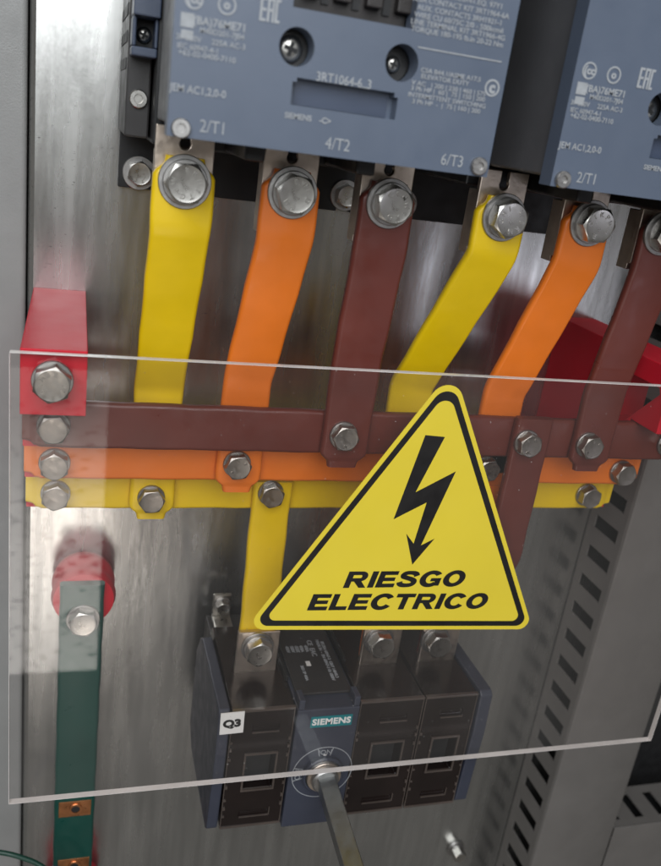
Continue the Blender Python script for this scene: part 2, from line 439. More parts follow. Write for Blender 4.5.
# ------------------------------------------------------------------ slotted post at the right
post = thing('slotted_cabinet_post', 'grey painted cabinet upright with a row of slots in its side', 'cabinet post', (.44, 0, -.75))
x0, x1, hf = .402, .480, .046
bm = bmesh.new()
pitch = .0262; s0 = -.742
addbox(bm, x0, x0+.0015, .001, .009, -.75, .30); addbox(bm, x0, x0+.0015, .039, hf-.001, -.75, .30)
z = s0; last = -.75
while z < .28:
    addbox(bm, x0, x0+.0015, .009, .039, last, z); last = z+.0112; z += pitch
addbox(bm, x0, x0+.0015, .009, .039, last, .30)
obj('slotted_side', bm, 'post', post)
bm = bmesh.new()
pts = [(x0, hf-.001), (x0+.0008, hf+.0012), (x0+.0025, hf+.002), (x1-.0025, hf+.002), (x1, hf), (x1, .001), (x1-.0015, .001), (x1-.0015, hf-.001), (x0+.003, hf-.001)]
a = [bm.verts.new((x, -h, -.75)) for x, h in pts]; b = [bm.verts.new((x, -h, .30)) for x, h in pts]
for i in range(len(pts)): j = (i+1) % len(pts); bm.faces.new((a[i], a[j], b[j], b[i]))
bm.faces.new(a); bm.faces.new(b)
obj('front_face', bm, 'post', post, smooth=40)
obj('inner_shade', B((x0+.034, x0+.036, .001, hf-.002, -.75, .30)), 'black_void', post)  # black sheet standing for the shade inside the hollow post
# cross rail beyond the post
rail = thing('slotted_cross_rail', 'grey cross rail with slots beyond the cabinet upright near the floor', 'cabinet rail', (.6, 0, -.66))
zt = P(618, 828, .046)[1]
obj('front_face', B((x1+.002, .80, .0445, .046, zt-.16, zt)), 'post', rail, bevel=.0006)
bm = bmesh.new()
addbox(bm, x1+.002, .80, .037, .0443, zt-.0015, zt); addbox(bm, x1+.002, .80, .001, .009, zt-.0015, zt)
x = x1+.004; last = x1+.002
while x < .78:
    addbox(bm, last, x, .009, .037, zt-.0015, zt); last = x+.0098; x += pitch
addbox(bm, last, .80, .009, .037, zt-.0015, zt)
obj('slotted_top', bm, 'post', rail)
obj('inner_shade', B((x1+.003, .80, .001, .044, zt-.016, zt-.013)), 'black_void', rail)  # black sheet standing for the shade beneath the rail slots

# ------------------------------------------------------------------ red stepped supports
HB, HO, HY = .110, .090, .070        # front faces of the brown / orange / yellow busbars
BT = .006                            # busbar thickness
ZB, ZO, ZY = (-.1705, -.1455), (-.1968, -.1718), (-.2245, -.1995)
def support(X0, X1, label, hole, zt=-.113):
    s = thing('busbar_support', label, 'busbar support', ((X0+X1)/2, 0, -.227), 'red stepped busbar supports')
    prof = [(0, zt), (.130, zt), (.130, -.1452), (HB-BT-.0005, -.1452), (HB-BT-.0005, -.1722), (HO-BT-.0005, -.1722),
            (HO-BT-.0005, -.1985), (HY-BT-.0005, -.1985), (HY-BT-.0005, -.2262), (0, -.2262)]
    bm = bmesh.new()
    a = [bm.verts.new((X0, -h, z)) for h, z in prof]; b = [bm.verts.new((X1, -h, z)) for h, z in prof]
    n = len(prof); bm.faces.new(a); bm.faces.new(b[::-1])
    for i in range(n): bm.faces.new((a[i], b[i], b[(i+1) % n], a[(i+1) % n]))
    o = obj('stepped_block', bm, 'red', s)
    if hole:
        bm = bmesh.new()
        a = [bm.verts.new((X0-.01, -h, z)) for h, z in hole]; b = [bm.verts.new((X1+.01, -h, z)) for h, z in hole]
        n = len(hole); bm.faces.new(a); bm.faces.new(b[::-1])
        for i in range(n): bm.faces.new((a[i], b[i], b[(i+1) % n], a[(i+1) % n]))
        cut(o, [bm])
    bev(o, .0010)
    return s
hole = [(.076, -.119), (.1215, -.119), (.1235, -.1225), (.0945, -.152), (.076, -.152)]
sl = support(-.0222, .0075, 'red stepped busbar support by the left cabinet wall with a steel bolt on its front', hole)
sr = support(.333, .363, 'red stepped busbar support beside the slotted cabinet upright', hole, -.1055)

# ------------------------------------------------------------------ busbars
def bus(name, m, h, z, label, xe=.362):
    t = thing(name, label, 'busbar', (.17, -h, z[0]))
    zc = (z[0]+z[1])/2; hc = h-BT/2
    obj('bar', strap([(-.0222, -hc, zc), (xe, -hc, zc)], z[1]-z[0], z[1]-z[0], BT, tab=.74), m, t, smooth=50)
    return t
bb = bus('busbar', 'brown', HB, ZB, 'long horizontal brown sleeved busbar, topmost of the three', .382)
bo = bus('busbar', 'orange', HO, ZO, 'long horizontal orange sleeved busbar between the brown and yellow ones')
by = bus('busbar', 'yellow', HY, ZY, 'long horizontal yellow sleeved busbar, lowest of the three')
for t, h, zs, px in ((bb, HB, -.1585, (53, 431)), (bo, HO, -.186, (54, 468)), (by, HY, -.2125, (55, 499))):
    X, Z = P(px[0], px[1], h+.008)
    bolt(t, X, h, Z, .0135, .0065, washer=None, lock=True, m='old_bolt')
for t, h, px in ((bo, HO, (627, 476)), (by, HY, (592, 499))):
    X, Z = P(px[0], px[1], h+.008)
    bolt(t, X, h, Z, .0135, .0065, washer=None, lock=True, m='old_bolt')
bolt(bb, .3605, HB, -.1585, .0135, .0065)

# ------------------------------------------------------------------ contactor connection bars
LT = .006
HT = .1135                            # front of the contactor terminals
def link(m, Xt, Xb, hb, zend, wt, wb, label, px, pb, mark='ΚFEMI8.8 ', zk=(-.056, -.115), bend=None):
    """upper bar: terminal -> bend -> sloping run -> busbar"""
    hc = HT+LT/2; hcb = hb+LT/2+.0003
    t = thing('connection_bar', label, 'connection bar', (Xb, -hcb, zend), 'bars from the contactors down to the busbars')
    pts = [(Xt, -hc, -.0225), (Xt, -hc, zk[0]), (Xb, -hcb, zk[1]), (Xb, -hcb, zend)]
    obj('bar', strap(pts, wt, wb, LT, r=.0045), m, t, smooth=50)
    X, Z = P(px[0], px[1], HT+LT+.010)
    bolt(t, X, HT+LT, Z, .0170, .0066, washer=.0121, lock=True, mark=mark)
    if pb:
        X, Z = P(pb[0], pb[1], hb+LT+.008)
        bolt(t, X, hb+LT+.0003, Z, .0130, .0055, washer=None, lock=True, mark='88  M ' if hb != HY else None, m='old_bolt')
    return t
MK = 'KFEM 8.8 '
link('yellow', .0474, .0470, HY, -.2280, .029, .0255, 'yellow bar bolted under terminal 2/T1 of the contactor with the side block', (187, 184), (152, 503), 'FKH1TCEW ', (-.055, -.148))
link('orange', .0980, .0918, HO, -.2010, .029, .0255, 'orange bar bolted under terminal 4/T2 of the contactor with the side block', (297, 195), (239, 469), ' EWKD EH ', (-.055, -.135))
link('brown', .1474, .1452, HB, -.1760, .029, .0265, 'brown bar bolted under terminal 6/T3 of the contactor with the side block', (396, 206), (347, 440), 'CEMWIKD  ', (-.055, -.115))
link('yellow', .2102, .1965, HY, -.2280, .029, .0265, 'yellow slanting bar running down behind the warning triangle tip', (512, 220), None, 'I WERN CH', (-.052, -.140))
link('orange', .2613, .2480, HO, -.2010, .029, .0265, 'orange slanting bar beside the slanting yellow one, ending behind the brown busbar', (600, 226), None, 'KPWH E DI', (-.052, -.135))
link('brown', .3110, .3026, HB, -.1760, .029, .0265, 'brown slanting bar in front of the red support by the slotted upright', (674, 236), (594, 449), 'CEMWIKD  ', (-.055, -.125))

# ------------------------------------------------------------------ bars from the busbars down to the switch
HS = .078                             # rear face of the switch terminals
def drop(m, Xt, zt, hb, Xb, label, pb, w=.0240, run=.034):
    hc = hb+LT/2+.0003; he = HS-LT/2-.0004
    t = thing('connection_bar', label, 'connection bar', (Xb, -he, -.335), 'bars from the busbars down to the switch')
    zt2 = zt-run
    pts = [(Xt, -hc, zt), (Xt, -hc, zt2), (Xb, -he, -.290), (Xb, -he, -.333)]
    obj('bar', strap(pts, w, w, LT, r=.012, ends=(False, False)), m, t, smooth=50)
    X, Z = P(pb[0], pb[1], hb+LT+.008)
    bolt(t, X, hb+LT+.0003, Z, .0130, .0055, mark='88  M ' if hb == HB else None, m='old_bolt')
    return t
SX = (.1192, .2042, .2472)            # switch terminals
drop('yellow', .1183, -.2035, HY, SX[0], 'yellow bar dropping from the yellow busbar to the first switch terminal', (273, 498))
drop('orange', .2480+.0035, -.1745, HO, SX[1], 'orange bar dropping to the switch behind the warning triangle', (490, 472))
drop('brown', .2600, -.1435, HB, SX[2], 'brown bar dropping from the brown busbar beside the warning triangle', (532, 447), run=.100)

# ------------------------------------------------------------------ contactors
HF = .185
def contactor(ox, label, aux):
    c = thing('contactor', label, 'contactor', (ox+.098, 0, -.05), 'contactors side by side')
    f = lambda x, y: (lambda q: (q[0]+ox, q[1]))(P(x, y, HF))
    # base plate with open bolt notches
    o = obj('base_plate', B((ox+.0232, ox+.171, .0008, .0058, -.0495, .200)), 'black', c)
    cut(o, [cyl(ox+.0347, -.0406, .0042, -.01, .02, 24), cyl(ox+.1595, -.0395, .0042, -.01, .02, 24),
            B((ox+.0305, ox+.0389, -.01, .02, -.06, -.0406)), B((ox+.1553, ox+.1637, -.01, .02, -.06, -.0395))])
    bev(o, .0012)
    for X, Z in ((.0347, -.0406), (.1595, -.0395)):
        bolt(c, ox+X, .0058, Z, .0125, .0056, washer=.0095, lock=False, mark='A2 70 ')
    # black body behind the front cover
    bm = B((ox+.036, ox+.160, .006, .172, -.0085, .195), (ox+.034, ox+.163, .006, .095, -.020, .195))
    for X in (.0727, .1230): addbox(bm, ox+X-.0045, ox+X+.0045, .0955, .150, -.019, -.009)
    obj('body', bm, 'black', c, bevel=.0012)
    # front cover
    xl, zl = f(166.5, 136); xr, zr = f(487, 177); zl = (zl+zr)/2
    bm = bmesh.new()
    prism(bm, [(xl, zl), (xr, zl), (xr, .195), (xl, .195)], HF-.010, HF)
    o = obj('front_cover', bm, 'cap', c)
    h1 = f(297, 47); h2 = f(402, 63)
    w0 = f(293, 8); w1 = f(414, 28); zw = (w0[1]+w1[1])/2
    s0 = f(290, 106); s1 = f(395, 118.5); st = f(290, 87)
    cut(o, [cyl(h1[0], h1[1], .0068, HF-.03, HF+.01), cyl(h2[0], h2[1], .0068, HF-.03, HF+.01),
            B((w0[0], w1[0], HF-.03, HF+.01, zw, .120)),
            B((s0[0], s1[0], HF-.0062, HF+.01, (s0[1]+s1[1])/2, (s0[1]+s1[1])/2+.0082)),
            B((s0[0]+.0016, s1[0]-.0016, HF-.0063, HF+.011, (s0[1]+s1[1])/2+.004, (s0[1]+s1[1])/2+.0098))])
    bev(o, .0009, 3)
    # side skirts of the cover
    obj('cover_skirt', B((ox+.0335, ox+.0357, .120, HF-.0105, zl+.004, .195)), 'skirt', c, bevel=.0008)
    q = f(517, 57); q = (ox+P(517, 57, .1583)[0], P(517, 57, .1583)[1]); zq = P(512, 82, .158)[1]
    k_ = obj('side_flange', B((xr+.0002, xr+.0122, .120, .158, zq, .195)), 'cap_dark', c, )
    cut(k_, [cyl(q[0], q[1], .0036, .140, .17, 28)]); bev(k_, .0006)
    obj('flange_hole', cyl(q[0], q[1], .00355, .1405, .142, 28), 'black_void', k_)
    obj('flange_rib', B((xr+.0122, xr+.0132, .120, .1555, zq-.003, .195)), 'black', k_, bevel=.0004)
    # screws down the two round wells
    for (q, r, dd) in ((h1, .0050, .0060), (h2, .0032, .0095)):
        obj('screw_well', cyl(q[0], q[1], .0068, HF-.0125, HF-.0112), 'black', c)
        cross_screw(c, q[0]-.0004, HF-.0111, q[1]-.0004, r, H=.0028)
    obj('slot_shade', B((s0[0]+.0022, s1[0]-.0022, HF-.0061, HF-.0056, (s0[1]+s1[1])/2+.0003, (s0[1]+s1[1])/2+.0080)), 'cap_dark', c)  # darker inset paints the shade inside the slot
    # coil terminal recess
    rc = obj('recess', B((w0[0]+.0003, w1[0]-.0003, HF-.0122, HF-.0112, zw+.0003, .118)), 'recess', c)
    for k in range(4):
        X = w0[0]+.005+k*.0125
        obj('recess_rib', B((X, X+.0065, HF-.0110, HF-.0060, zw+.0055, .118)), 'recess', c, bevel=.0006)
        obj('recess_slot', B((X+.0078, X+.0108, HF-.0111, HF-.0102, zw+.004, .118)), 'black_void', c)
    # corner screws
    for q in (f(180.5, 128), f(478, 166)):
        s = socket_screw(c, q[0], HF, q[1], .0036, 'dull_steel', .0022, 'corner_screw')
    # terminals: tinned plates with a notch at the top
    for X in (.0474, .0980, .1474):
        o = obj('terminal', B((ox+X-.0135, ox+X+.0135, .1100, HT-.0003, -.0500, -.0100)), 'tin', c)
        cut(o, [B((ox+X-.0022, ox+X+.0022, .1, .13, -.0165, 0)), cyl(ox+X, -.0170, .0026, .1, .13, 20)])
        bev(o, .0005)
        obj('terminal_leg', B((ox+X-.0130, ox+X-.0100, .100, .1098, -.0535, -.021)), 'tin', c, bevel=.0004)
    # print
    T = lambda body, x, y, size, **k: text(body, *(lambda q: (q[0], HF+.0002, q[1]))(f(x, y)), size, 'print', c, **k)
    T('2/T1', 213, 128, .0064, sx=.86); T('4/T2', 337.5, 145, .0064, sx=.86); T('6/T3', 452, 161, .0064, sx=.86)
    T('3RT1064-6..3', 344, 81, .0047, sx=.88, bold=.00005); T('SIEMENS', 298, 117, .0029, bold=.00006); T('-C>', 325, 121, .003, bold=.0001)
    T('JEM AC1,2,0-0', 198, 91, .0038, sx=.92, bold=.00005)
    T('(BA)76ME71', 220, 24.5, .0038, bold=.00008, sx=1.0); T('M40D201-7J04', 222, 34.0, .0027, bold=.00003)
    T('3P 380V     225A AC-3', 211, 42, .0027, bold=.00003); T('IEC 60947-4-1', 198, 48.5, .0026, bold=.00003)
    T('+62-02-0400-7110', 207, 56.5, .0028, bold=.00003)
    q = f(187, 25)
    obj('approval_mark', B((q[0]-.0024, q[0]+.0024, HF+.0001, HF+.0003, q[1]-.0008, q[1]+.0040), (q[0]-.0020, q[0]+.0024, HF+.0001, HF+.0003, q[1]-.0046, q[1]-.0016)), 'print', c)
    q = f(269, 10)
    m_ = obj('approval_mark', B((q[0]-.0034, q[0]-.0024, HF+.0001, HF+.0003, q[1]-.0040, q[1]+.0040), (q[0]-.0024, q[0]-.0010, HF+.0001, HF+.0003, q[1]+.0030, q[1]+.0040), (q[0]-.0024, q[0]-.0010, HF+.0001, HF+.0003, q[1]-.0005, q[1]+.0005), (q[0]-.0024, q[0]-.0010, HF+.0001, HF+.0003, q[1]-.0040, q[1]-.0030),
                               (q[0]-.0006, q[0]+.0003, HF+.0001, HF+.0003, q[1]-.0040, q[1]+.0040), (q[0]+.0003, q[0]+.0012, HF+.0001, HF+.0003, q[1]+.0030, q[1]+.0040), (q[0]+.0012, q[0]+.0020, HF+.0001, HF+.0003, q[1]-.0040, q[1]+.0040), (q[0]+.0003, q[0]+.0012, HF+.0001, HF+.0003, q[1]-.0005, q[1]+.0005),
                               (q[0]+.0023, q[0]+.0032, HF+.0001, HF+.0003, q[1]-.0040, q[1]+.0040), (q[0]+.0032, q[0]+.0042, HF+.0001, HF+.0003, q[1]+.0030, q[1]+.0040), (q[0]+.0032, q[0]+.0042, HF+.0001, HF+.0003, q[1]-.0040, q[1]-.0030)), 'print', c)
    for (x, y, bd) in ((194, -1, '(cc'), (227, 5, 'o')):
        q = f(x, y)
        r_ = ringmesh(.0027, .0034, .0002, 32, .00005)
        obj('approval_mark', r_, 'print', c, (q[0], -HF-.0001, q[1]))
        text(bd, q[0], HF+.0002, q[1], .0042, 'print', c, bold=.0002)
    q = f(492, 88)
    obj('approval_mark', ringmesh(.0025, .0033, .0002, 32, .00005), 'print', c, (q[0], -HF-.0001, q[1]))
    text('c', q[0], HF+.0002, q[1], .0060, 'print', c, bold=.0003)
    rows = [(-22, 'AC-1  Ie 275A  690V'), (-15, 'MAX. CONT. CURRENT 275A'), (-8, 'FUSE gG 500A TYPE 1'), (-1, 'LISTED IND.CONT.EQ. 97Y1'), (7.5, '105A CONTACT KIT 3RT1964-6A'), (15.5, 'AUX. CONTACTS 3RH1921-1'), (23, 'WIRE CU 60/75C 2/0 - 500kcmil'), (30, 'LINE TERMINAL KIT 3RT1966-4G'), (37, 'TORQUE 180-195 lb.in 20-22 Nm')]
    for k, (y, s) in enumerate(rows): T(s, 461 + (12 if k % 3 == 1 else 0)*0 - (y-10)*.12, y, .0027, bold=.00003, sx=1.05)
    q0 = f(418, 47); q1 = f(502, 59)
    obj('printed_line', B((q0[0], q1[0], HF+.0001, HF+.0003, q0[1]-.0003, q0[1]+.0002)), 'print', c)
    rows = [(76, 'CSA B44.1/ASME A17.5'), (82, 'ELEVATOR DUTY      '), (89.5, 'V AC   | 200 | 230 | 460 | 575'), (95, '3 Ph HP |  60 |  75 | 150 | 200'), (101.5, 'INTERMITTENT SWITCHING'), (107.5, '3 Ph HP  -  |  75 | 160 | 200')]
    for y, s in rows: T(s, 449-(y-90)*.15, y-1, .0024, bold=.00003, sx=1.12)
    if aux:
        a = obj('auxiliary_block', B((ox+.0218, ox+.0332, .006, .078, -.0185, .195)), 'char', c, bevel=.0010)
        for k in range(14): obj('vent_slot', B((ox+.0214, ox+.02185, .012, .070, .012+k*.012, .017+k*.012)), 'black_void', a)
        socket_screw(c, ox+.0276, .078, -.0008, .0043, 'steel', .0020, 'screw')
        t = obj('terminal_block', B((ox+.0225, ox+.0340, .078, .094, .0175, .0215), (ox+.0225, ox+.0243, .078, .094, .0215, .034), (ox+.0325, ox+.0340, .078, .094, .0215, .034), (ox+.0225, ox+.0345, .078, .098, .034, .0460),
                                     (ox+.0225, ox+.0243, .078, .097, .046, .060), (ox+.0328, ox+.0345, .078, .097, .046, .060)), 'cap_dark', c, bevel=.0008)
        obj('block_floor', B((ox+.0243, ox+.0325, .0781, .080, .0215, .033)), 'black_void', c)
        cross_screw(c, ox+.0284, .080, .0272, .0036, H=.003)
        cross_screw(c, ox+.0286, .082, .0515, .0042, H=.004)
    return c
contactor(0, 'blue-grey contactor with an auxiliary side block, its terminals feeding the three straighter bars', True)
contactor(.1635, 'blue-grey contactor without side block, standing above the three slanting bars', False)

# ------------------------------------------------------------------ earth bar on red standoffs
xe0, xe1 = -.0030, .0250; xc = (xe0+xe1)/2
gb = thing('earth_bar', 'upright dark green sleeved earth bar with bare copper windows', 'earth bar', (xc, -.037, -.70))
obj('bar', strap([(xc, -.037, -.2935), (xc, -.037, -.70)], .0275, .0275, .006, ends=(False, False)), 'green', gb, smooth=50)
X, Z = P(83, 622, .044)
bolt(gb, X, .040, Z, .016, .006, washer=.0105, lock=False)
for (px, py) in ((75.5, 809), (74, 866)):
    X, Z = P(px, py, .0405)
    o = obj('contact_window', B((X-.0115, X+.0105, .0395, .0404, Z-.0068, Z+.0068)), 'copper', gb, bevel=.0002)
    obj('hole_rim', ringmesh(.0030, .0046, .0007, 28, .0002), 'copper', o, (X, -.0404, Z))
    obj('hole', cyl(X, Z, .0030, .0403, .0406, 24), 'black_void', o)
for i, (z, lab) in enumerate(((P(83, 590, .02)[1], 'round red standoff insulator behind the top end of the green bar'), (P(74, 905, .03)[1], 'round red standoff insulator behind the lower copper window of the green bar'))):
    o = obj('standoff_insulator', lathe([(.0175, .0005), (.0195, .003), (.0205, .010), (.0195, .017), (.0190, .022), (.0205, .027), (.0190, .0325), (.014, .0335)], 44), 'red', None, (xc+.0012, 0, z), smooth=40)
    tag(o, lab, 'insulator', 'red standoff insulators under the earth bar')
# wires in the lower left corner
def tube(name, pts, r, m):
    c = bpy.data.curves.new(name, 'CURVE'); c.dimensions = '3D'; c.bevel_depth = r; c.bevel_resolution = 4
    s = c.splines.new('NURBS'); s.points.add(len(pts)-1); s.use_endpoint_u = True; s.order_u = 4
    for p, q in zip(s.points, pts): p.co = (*q, 1)
    o = bpy.data.objects.new('w', c); COL.objects.link(o); bpy.context.view_layer.update()
    me = bpy.data.meshes.new_from_object(o.evaluated_get(bpy.context.evaluated_depsgraph_get()))
    bpy.data.objects.remove(o); me.materials.clear()
    for p in me.polygons: p.use_smooth = True
    return obj(name, me, m)
def W3(x, y, h): q = P(x, y, h); return (q[0], -h, q[1])
tag(tube('wire', [W3(-14, 851, .06), W3(4, 852, .062), W3(24, 858, .064), W3(40, 864, .066), W3(52, 874, .07), W3(60, 900, .07)], .0017, 'wire'), 'thin dark green wire curving by the foot of the green bar', 'wire')
tag(tube('wire', [W3(20, 905, .05), W3(30, 880, .055), W3(48, 868, .058), W3(60, 867, .060), W3(80, 875, .06), W3(90, 900, .06)], .0015, 'wire2'), 'thin violet wire crossing the foot of the green bar', 'wire')

# ------------------------------------------------------------------ switch disconnector
HW = .120
sX = [P(x, 703, HW)[0] for x in (222, 233, 298, 361, 425.5, 478, 490)]
ZT, ZBt = -.3355, -.4305
sd = thing('switch_disconnector', 'dark switch disconnector with four bays and smoked brown covers, tagged Q3', 'switch', (.18, 0, ZBt))
# side plates
for k, (a0, a1) in enumerate(((sX[0]-.001, sX[1]-.0006), (sX[5]+.0010, sX[6]+.001))):
    bm = bmesh.new(); prof = [(.036, ZT-.004), (.042, ZT), (HW-.003, ZT+.0015), (HW, ZT-.001), (HW+.001, ZT-.030), (HW-.002, ZBt+.004), (HW-.006, ZBt), (.040, ZBt), (.026, ZBt+.012), (.026, ZT-.020)]
    a = [bm.verts.new((a0, -h, z)) for h, z in prof]; b = [bm.verts.new((a1, -h, z)) for h, z in prof]
    n = len(prof); bm.faces.new(a); bm.faces.new(b[::-1])
    for i in range(n): bm.faces.new((a[i], b[i], b[(i+1) % n], a[(i+1) % n]))
    obj('side_plate', bm, 'switch', sd, bevel=.0010)
# base body
obj('body', B((sX[1], sX[5], .006, .106, ZBt+.003, ZT-.006)), 'char', sd, bevel=.001)
bays = ((sX[1], sX[2]), (sX[3], sX[4]), (sX[4], sX[5]))
for k, (a0, a1) in enumerate(bays):
    a0 += .0005; a1 -= .0005; w = a1-a0
    o = obj('pole_cover', B((a0, a1, .030, HW-.0015, ZBt+.004, ZT)), 'smoke', sd)
    wx0, wx1, wz0, wz1 = a0+w*.30, a1-w*.22, ZBt+.034, ZT-.034
    cut(o, [B((wx0, wx1, HW-.012, HW+.01, wz0, wz1)), B((a0+w*.35, a1-w*.22, HW-.0035, HW+.01, ZT-.0165, ZT-.0115)),
            B((a0+w*.30, a1-w*.22, HW-.0030, HW+.01, ZBt+.012, ZBt+.0155))])
    bev(o, .0007)
    fr = bmesh.new(); e = .0013
    for (b0, b1, c0, c1) in ((wx0-e, wx1+e, wz0-e, wz0), (wx0-e, wx1+e, wz1, wz1+e), (wx0-e, wx0, wz0, wz1), (wx1, wx1+e, wz0, wz1)):
        addbox(fr, b0, b1, HW-.0016, HW-.0002, c0, c1)
    obj('window_frame', fr, 'smoke_lit_rim', o, bevel=.0002)
    obj('recess_shade', B((wx0+.0002, wx1-.0002, HW-.0119, HW-.0112, wz0+.0002, wz1-.0002)), 'black_void', o)  # black sheet paints the dark inside the recessed window
    obj('top_lip', B((a0, a1, HW-.0030, HW-.0003, ZT-.0008, ZT+.0008)), 'smoke_lit_rim', o, bevel=.0003)
    for X in (a0+.0001, a1-.0007): obj('side_lip', B((X, X+.0006, HW-.0016, HW-.0009, ZBt+.005, ZT-.001)), 'smoke_lit_rim', o)
    obj('bottom_lip', B((a0, a1, HW-.0030, HW-.0006, ZBt+.0033, ZBt+.0048)), 'smoke_lit_rim', o, bevel=.0003)
    for (b0, b1, c) in ((a0+w*.35, a1-w*.22, ZT-.0170), (a0+w*.30, a1-w*.22, ZBt+.0115)):
        obj('slot_lip', B((b0, b1, HW-.0016, HW-.0007, c-.0004, c+.0003)), 'smoke_lit_rim', o)
    obj('slot_lip', B((a1-w*.22, a1-w*.22+.0006, HW-.0016, HW-.0007, ZBt+.0115, ZBt+.0175)), 'smoke_lit_rim', o)
    for z in (ZT-.024, ZT-.030, ZT-.037, ZBt+.036, ZBt+.026, ZBt+.019, ZBt+.013):
        for X in (a0+.0006, a1-.0022):
            if random.random() < .8:
                obj('hinge_clip', B((X, X+.0016, HW-.0016, HW-.0002, z, z+random.choice((.0012, .0022)))), 'smoke_lit_rim', o, bevel=.0002)
    # divider ridges on top of the bay
    obj('barrier', B((a0, a0+.0016, .034, .090, ZT+.0002, ZT+.0022)), 'smoke', o)
# operating mechanism bay
a0, a1 = sX[2]+.0004, sX[3]-.0004
o = obj('mechanism_housing', B((a0, a1, .030, HW+.0012, ZBt+.001, ZT-.001)), 'switch', sd, bevel=.0009)
for X in (a0+.0004, a1-.0044): obj('housing_ear', B((X, X+.0040, HW-.010, HW+.0010, ZT-.0008, ZT+.0062)), 'switch', o, bevel=.0008)
obj('rating_plate', B((a0+.002, a1-.002, .036, HW-.012, ZT-.0008, ZT+.0012)), 'char', o, bevel=.0006)
obj('barrier', B((a0-.0022, a0-.0002, .034, .094, ZT+.0003, ZT+.0042)), 'black', o, bevel=.0004)
obj('barrier', B((a1+.0002, a1+.0022, .034, .080, ZT+.0003, ZT+.0042)), 'black', o, bevel=.0004)
for i, (s, dxx, hh, sz) in enumerate((('690V\n500V\n400V', .010, .062, .0034), ('400A\n400A\n400A', .0165, .062, .0034), ('CE  EAC', .0235, .062, .0050), ('3KD 3P 400A', .012, .088, .0028), ('IEC/EN 60947-3  GB/T 14048.3\nMADE IN  -  EN 60947-3 Ui 1000V', .031, .075, .0031))):
    me = textmesh(s, sz, bold=.00006); me.transform(Matrix.Rotation(-math.pi*.5, 4, 'Z'))
    obj('lettering', me, 'print', o, (a0+dxx, -hh, ZT+.0014))
obj('rating_mark', B((a0+.0155, a0+.0185, .076, .081, ZT+.0013, ZT+.0015)), 'white', o)
# name label
x, z = P(331.5, 721, HW+.0015)
obj('name_label', B((x-.0135, x+.0135, HW+.0010, HW+.0017, z-.0040, z+.0040)), 'teal', o)
text('SIEMENS', x, HW+.0018, z, .0062, 'white', o, sx=1.05, bold=.00022, spacing=1.05)
# rotary hub, printed dial and shaft
x, z = P(325, 766, HW+.004)
q = P(322, 772, HW+.0012)
obj('dial_ring', ringmesh(.0196, .0201, .0002, 64, .00005), 'print', o, (q[0], -HW-.0012, q[1]))
for a in (75, 105, 165, 195):
    bm = bmesh.new(); c, s = math.cos(math.radians(a)), math.sin(math.radians(a))
    prism(bm, [(c*.0125-s*.00025, s*.0125+c*.00025), (c*.0125+s*.00025, s*.0125-c*.00025), (c*.0196+s*.00025, s*.0196-c*.00025), (c*.0196-s*.00025, s*.0196+c*.00025)], 0, .0002)
    obj('dial_mark', bm, 'print', o, (q[0], -HW-.0012, q[1]))
text('ION', q[0], HW+.0013, q[1]+.0158, .0050, 'print', o)
text('OFF', q[0]-.0160, HW+.0013, q[1], .0050, 'print', o, rot=math.pi/2)
hub = obj('hub', lathe([(.0118, 0), (.0118, .003), (.0108, .0042), (.0092, .0044), (.0088, .0085), (.0078, .0094), (.001, .0094)], 40), 'dull_steel', sd, (q[0], -HW-.0012, q[1]), smooth=40)
obj('collar', ringmesh(.0119, .0136, .0036, 44, .0008), 'switch', hub, (q[0], -HW-.0012, q[1]), smooth=40)
obj('hub_rim', ringmesh(.0090, .0112, .0012, 40), 'tin', hub, (q[0], -HW-.0054, q[1]))
obj('pointer', B((q[0]-.001, q[0]+.001, HW+.0013, HW+.0016, q[1]+.0122, q[1]+.0142)), 'white', hub)
bm = bmesh.new()
p0 = Vector((q[0]+.0008, -HW-.008, q[1]-.0010)); p1 = Vector((q[0]+.0012, -.208, q[1]-.0105))
k = .0056; T = (p1-p0).normalized(); u = Vector((0, 0, 1)).cross(T).normalized(); v = T.cross(u)
ra = math.radians(8); u, v = u*math.cos(ra)+v*math.sin(ra), v*math.cos(ra)-u*math.sin(ra)
vs = [[bm.verts.new(p+u*k*sx+v*k*sy) for sx, sy in ((1, 1), (-1, 1), (-1, -1), (1, -1))] for p in (p0, p1)]
for i in range(4): bm.faces.new((vs[0][i], vs[0][(i+1) % 4], vs[1][(i+1) % 4], vs[1][i]))
bm.faces.new(vs[0]); bm.faces.new(vs[1])
obj('shaft', bm, 'shaft', hub, bevel=.0005)
# terminals
for X in SX:
    t = obj('terminal', B((X-.0136, X+.0136, HS, HS+.0035, ZT-.004, -.3055)), 'tin', sd, bevel=.0006)
for X, (px, py) in zip(SX, ((260, 655), (383, 648), (440, 647))):
    XX, Z = P(px, py, HS+.013)
    bolt(sd, XX, HS+.0035, Z, .0155, .0066, washer=.0105, lock=True)
# tag
x, z = P(232, 723, HW+.0015)
lb = obj('name_tag', B((-.0072, .0072, 0, .0005, -.0078, .0078)), 'white', sd, (x, -HW-.0012, z))
lb.rotation_euler = (0, -.03, 0)
t = text('Q3', x, HW+.0019, z-.0005, .0072, 'ink', None, sx=1.15, bold=.0004); t.parent = lb; t.location = (0, -.0007, -.0003)
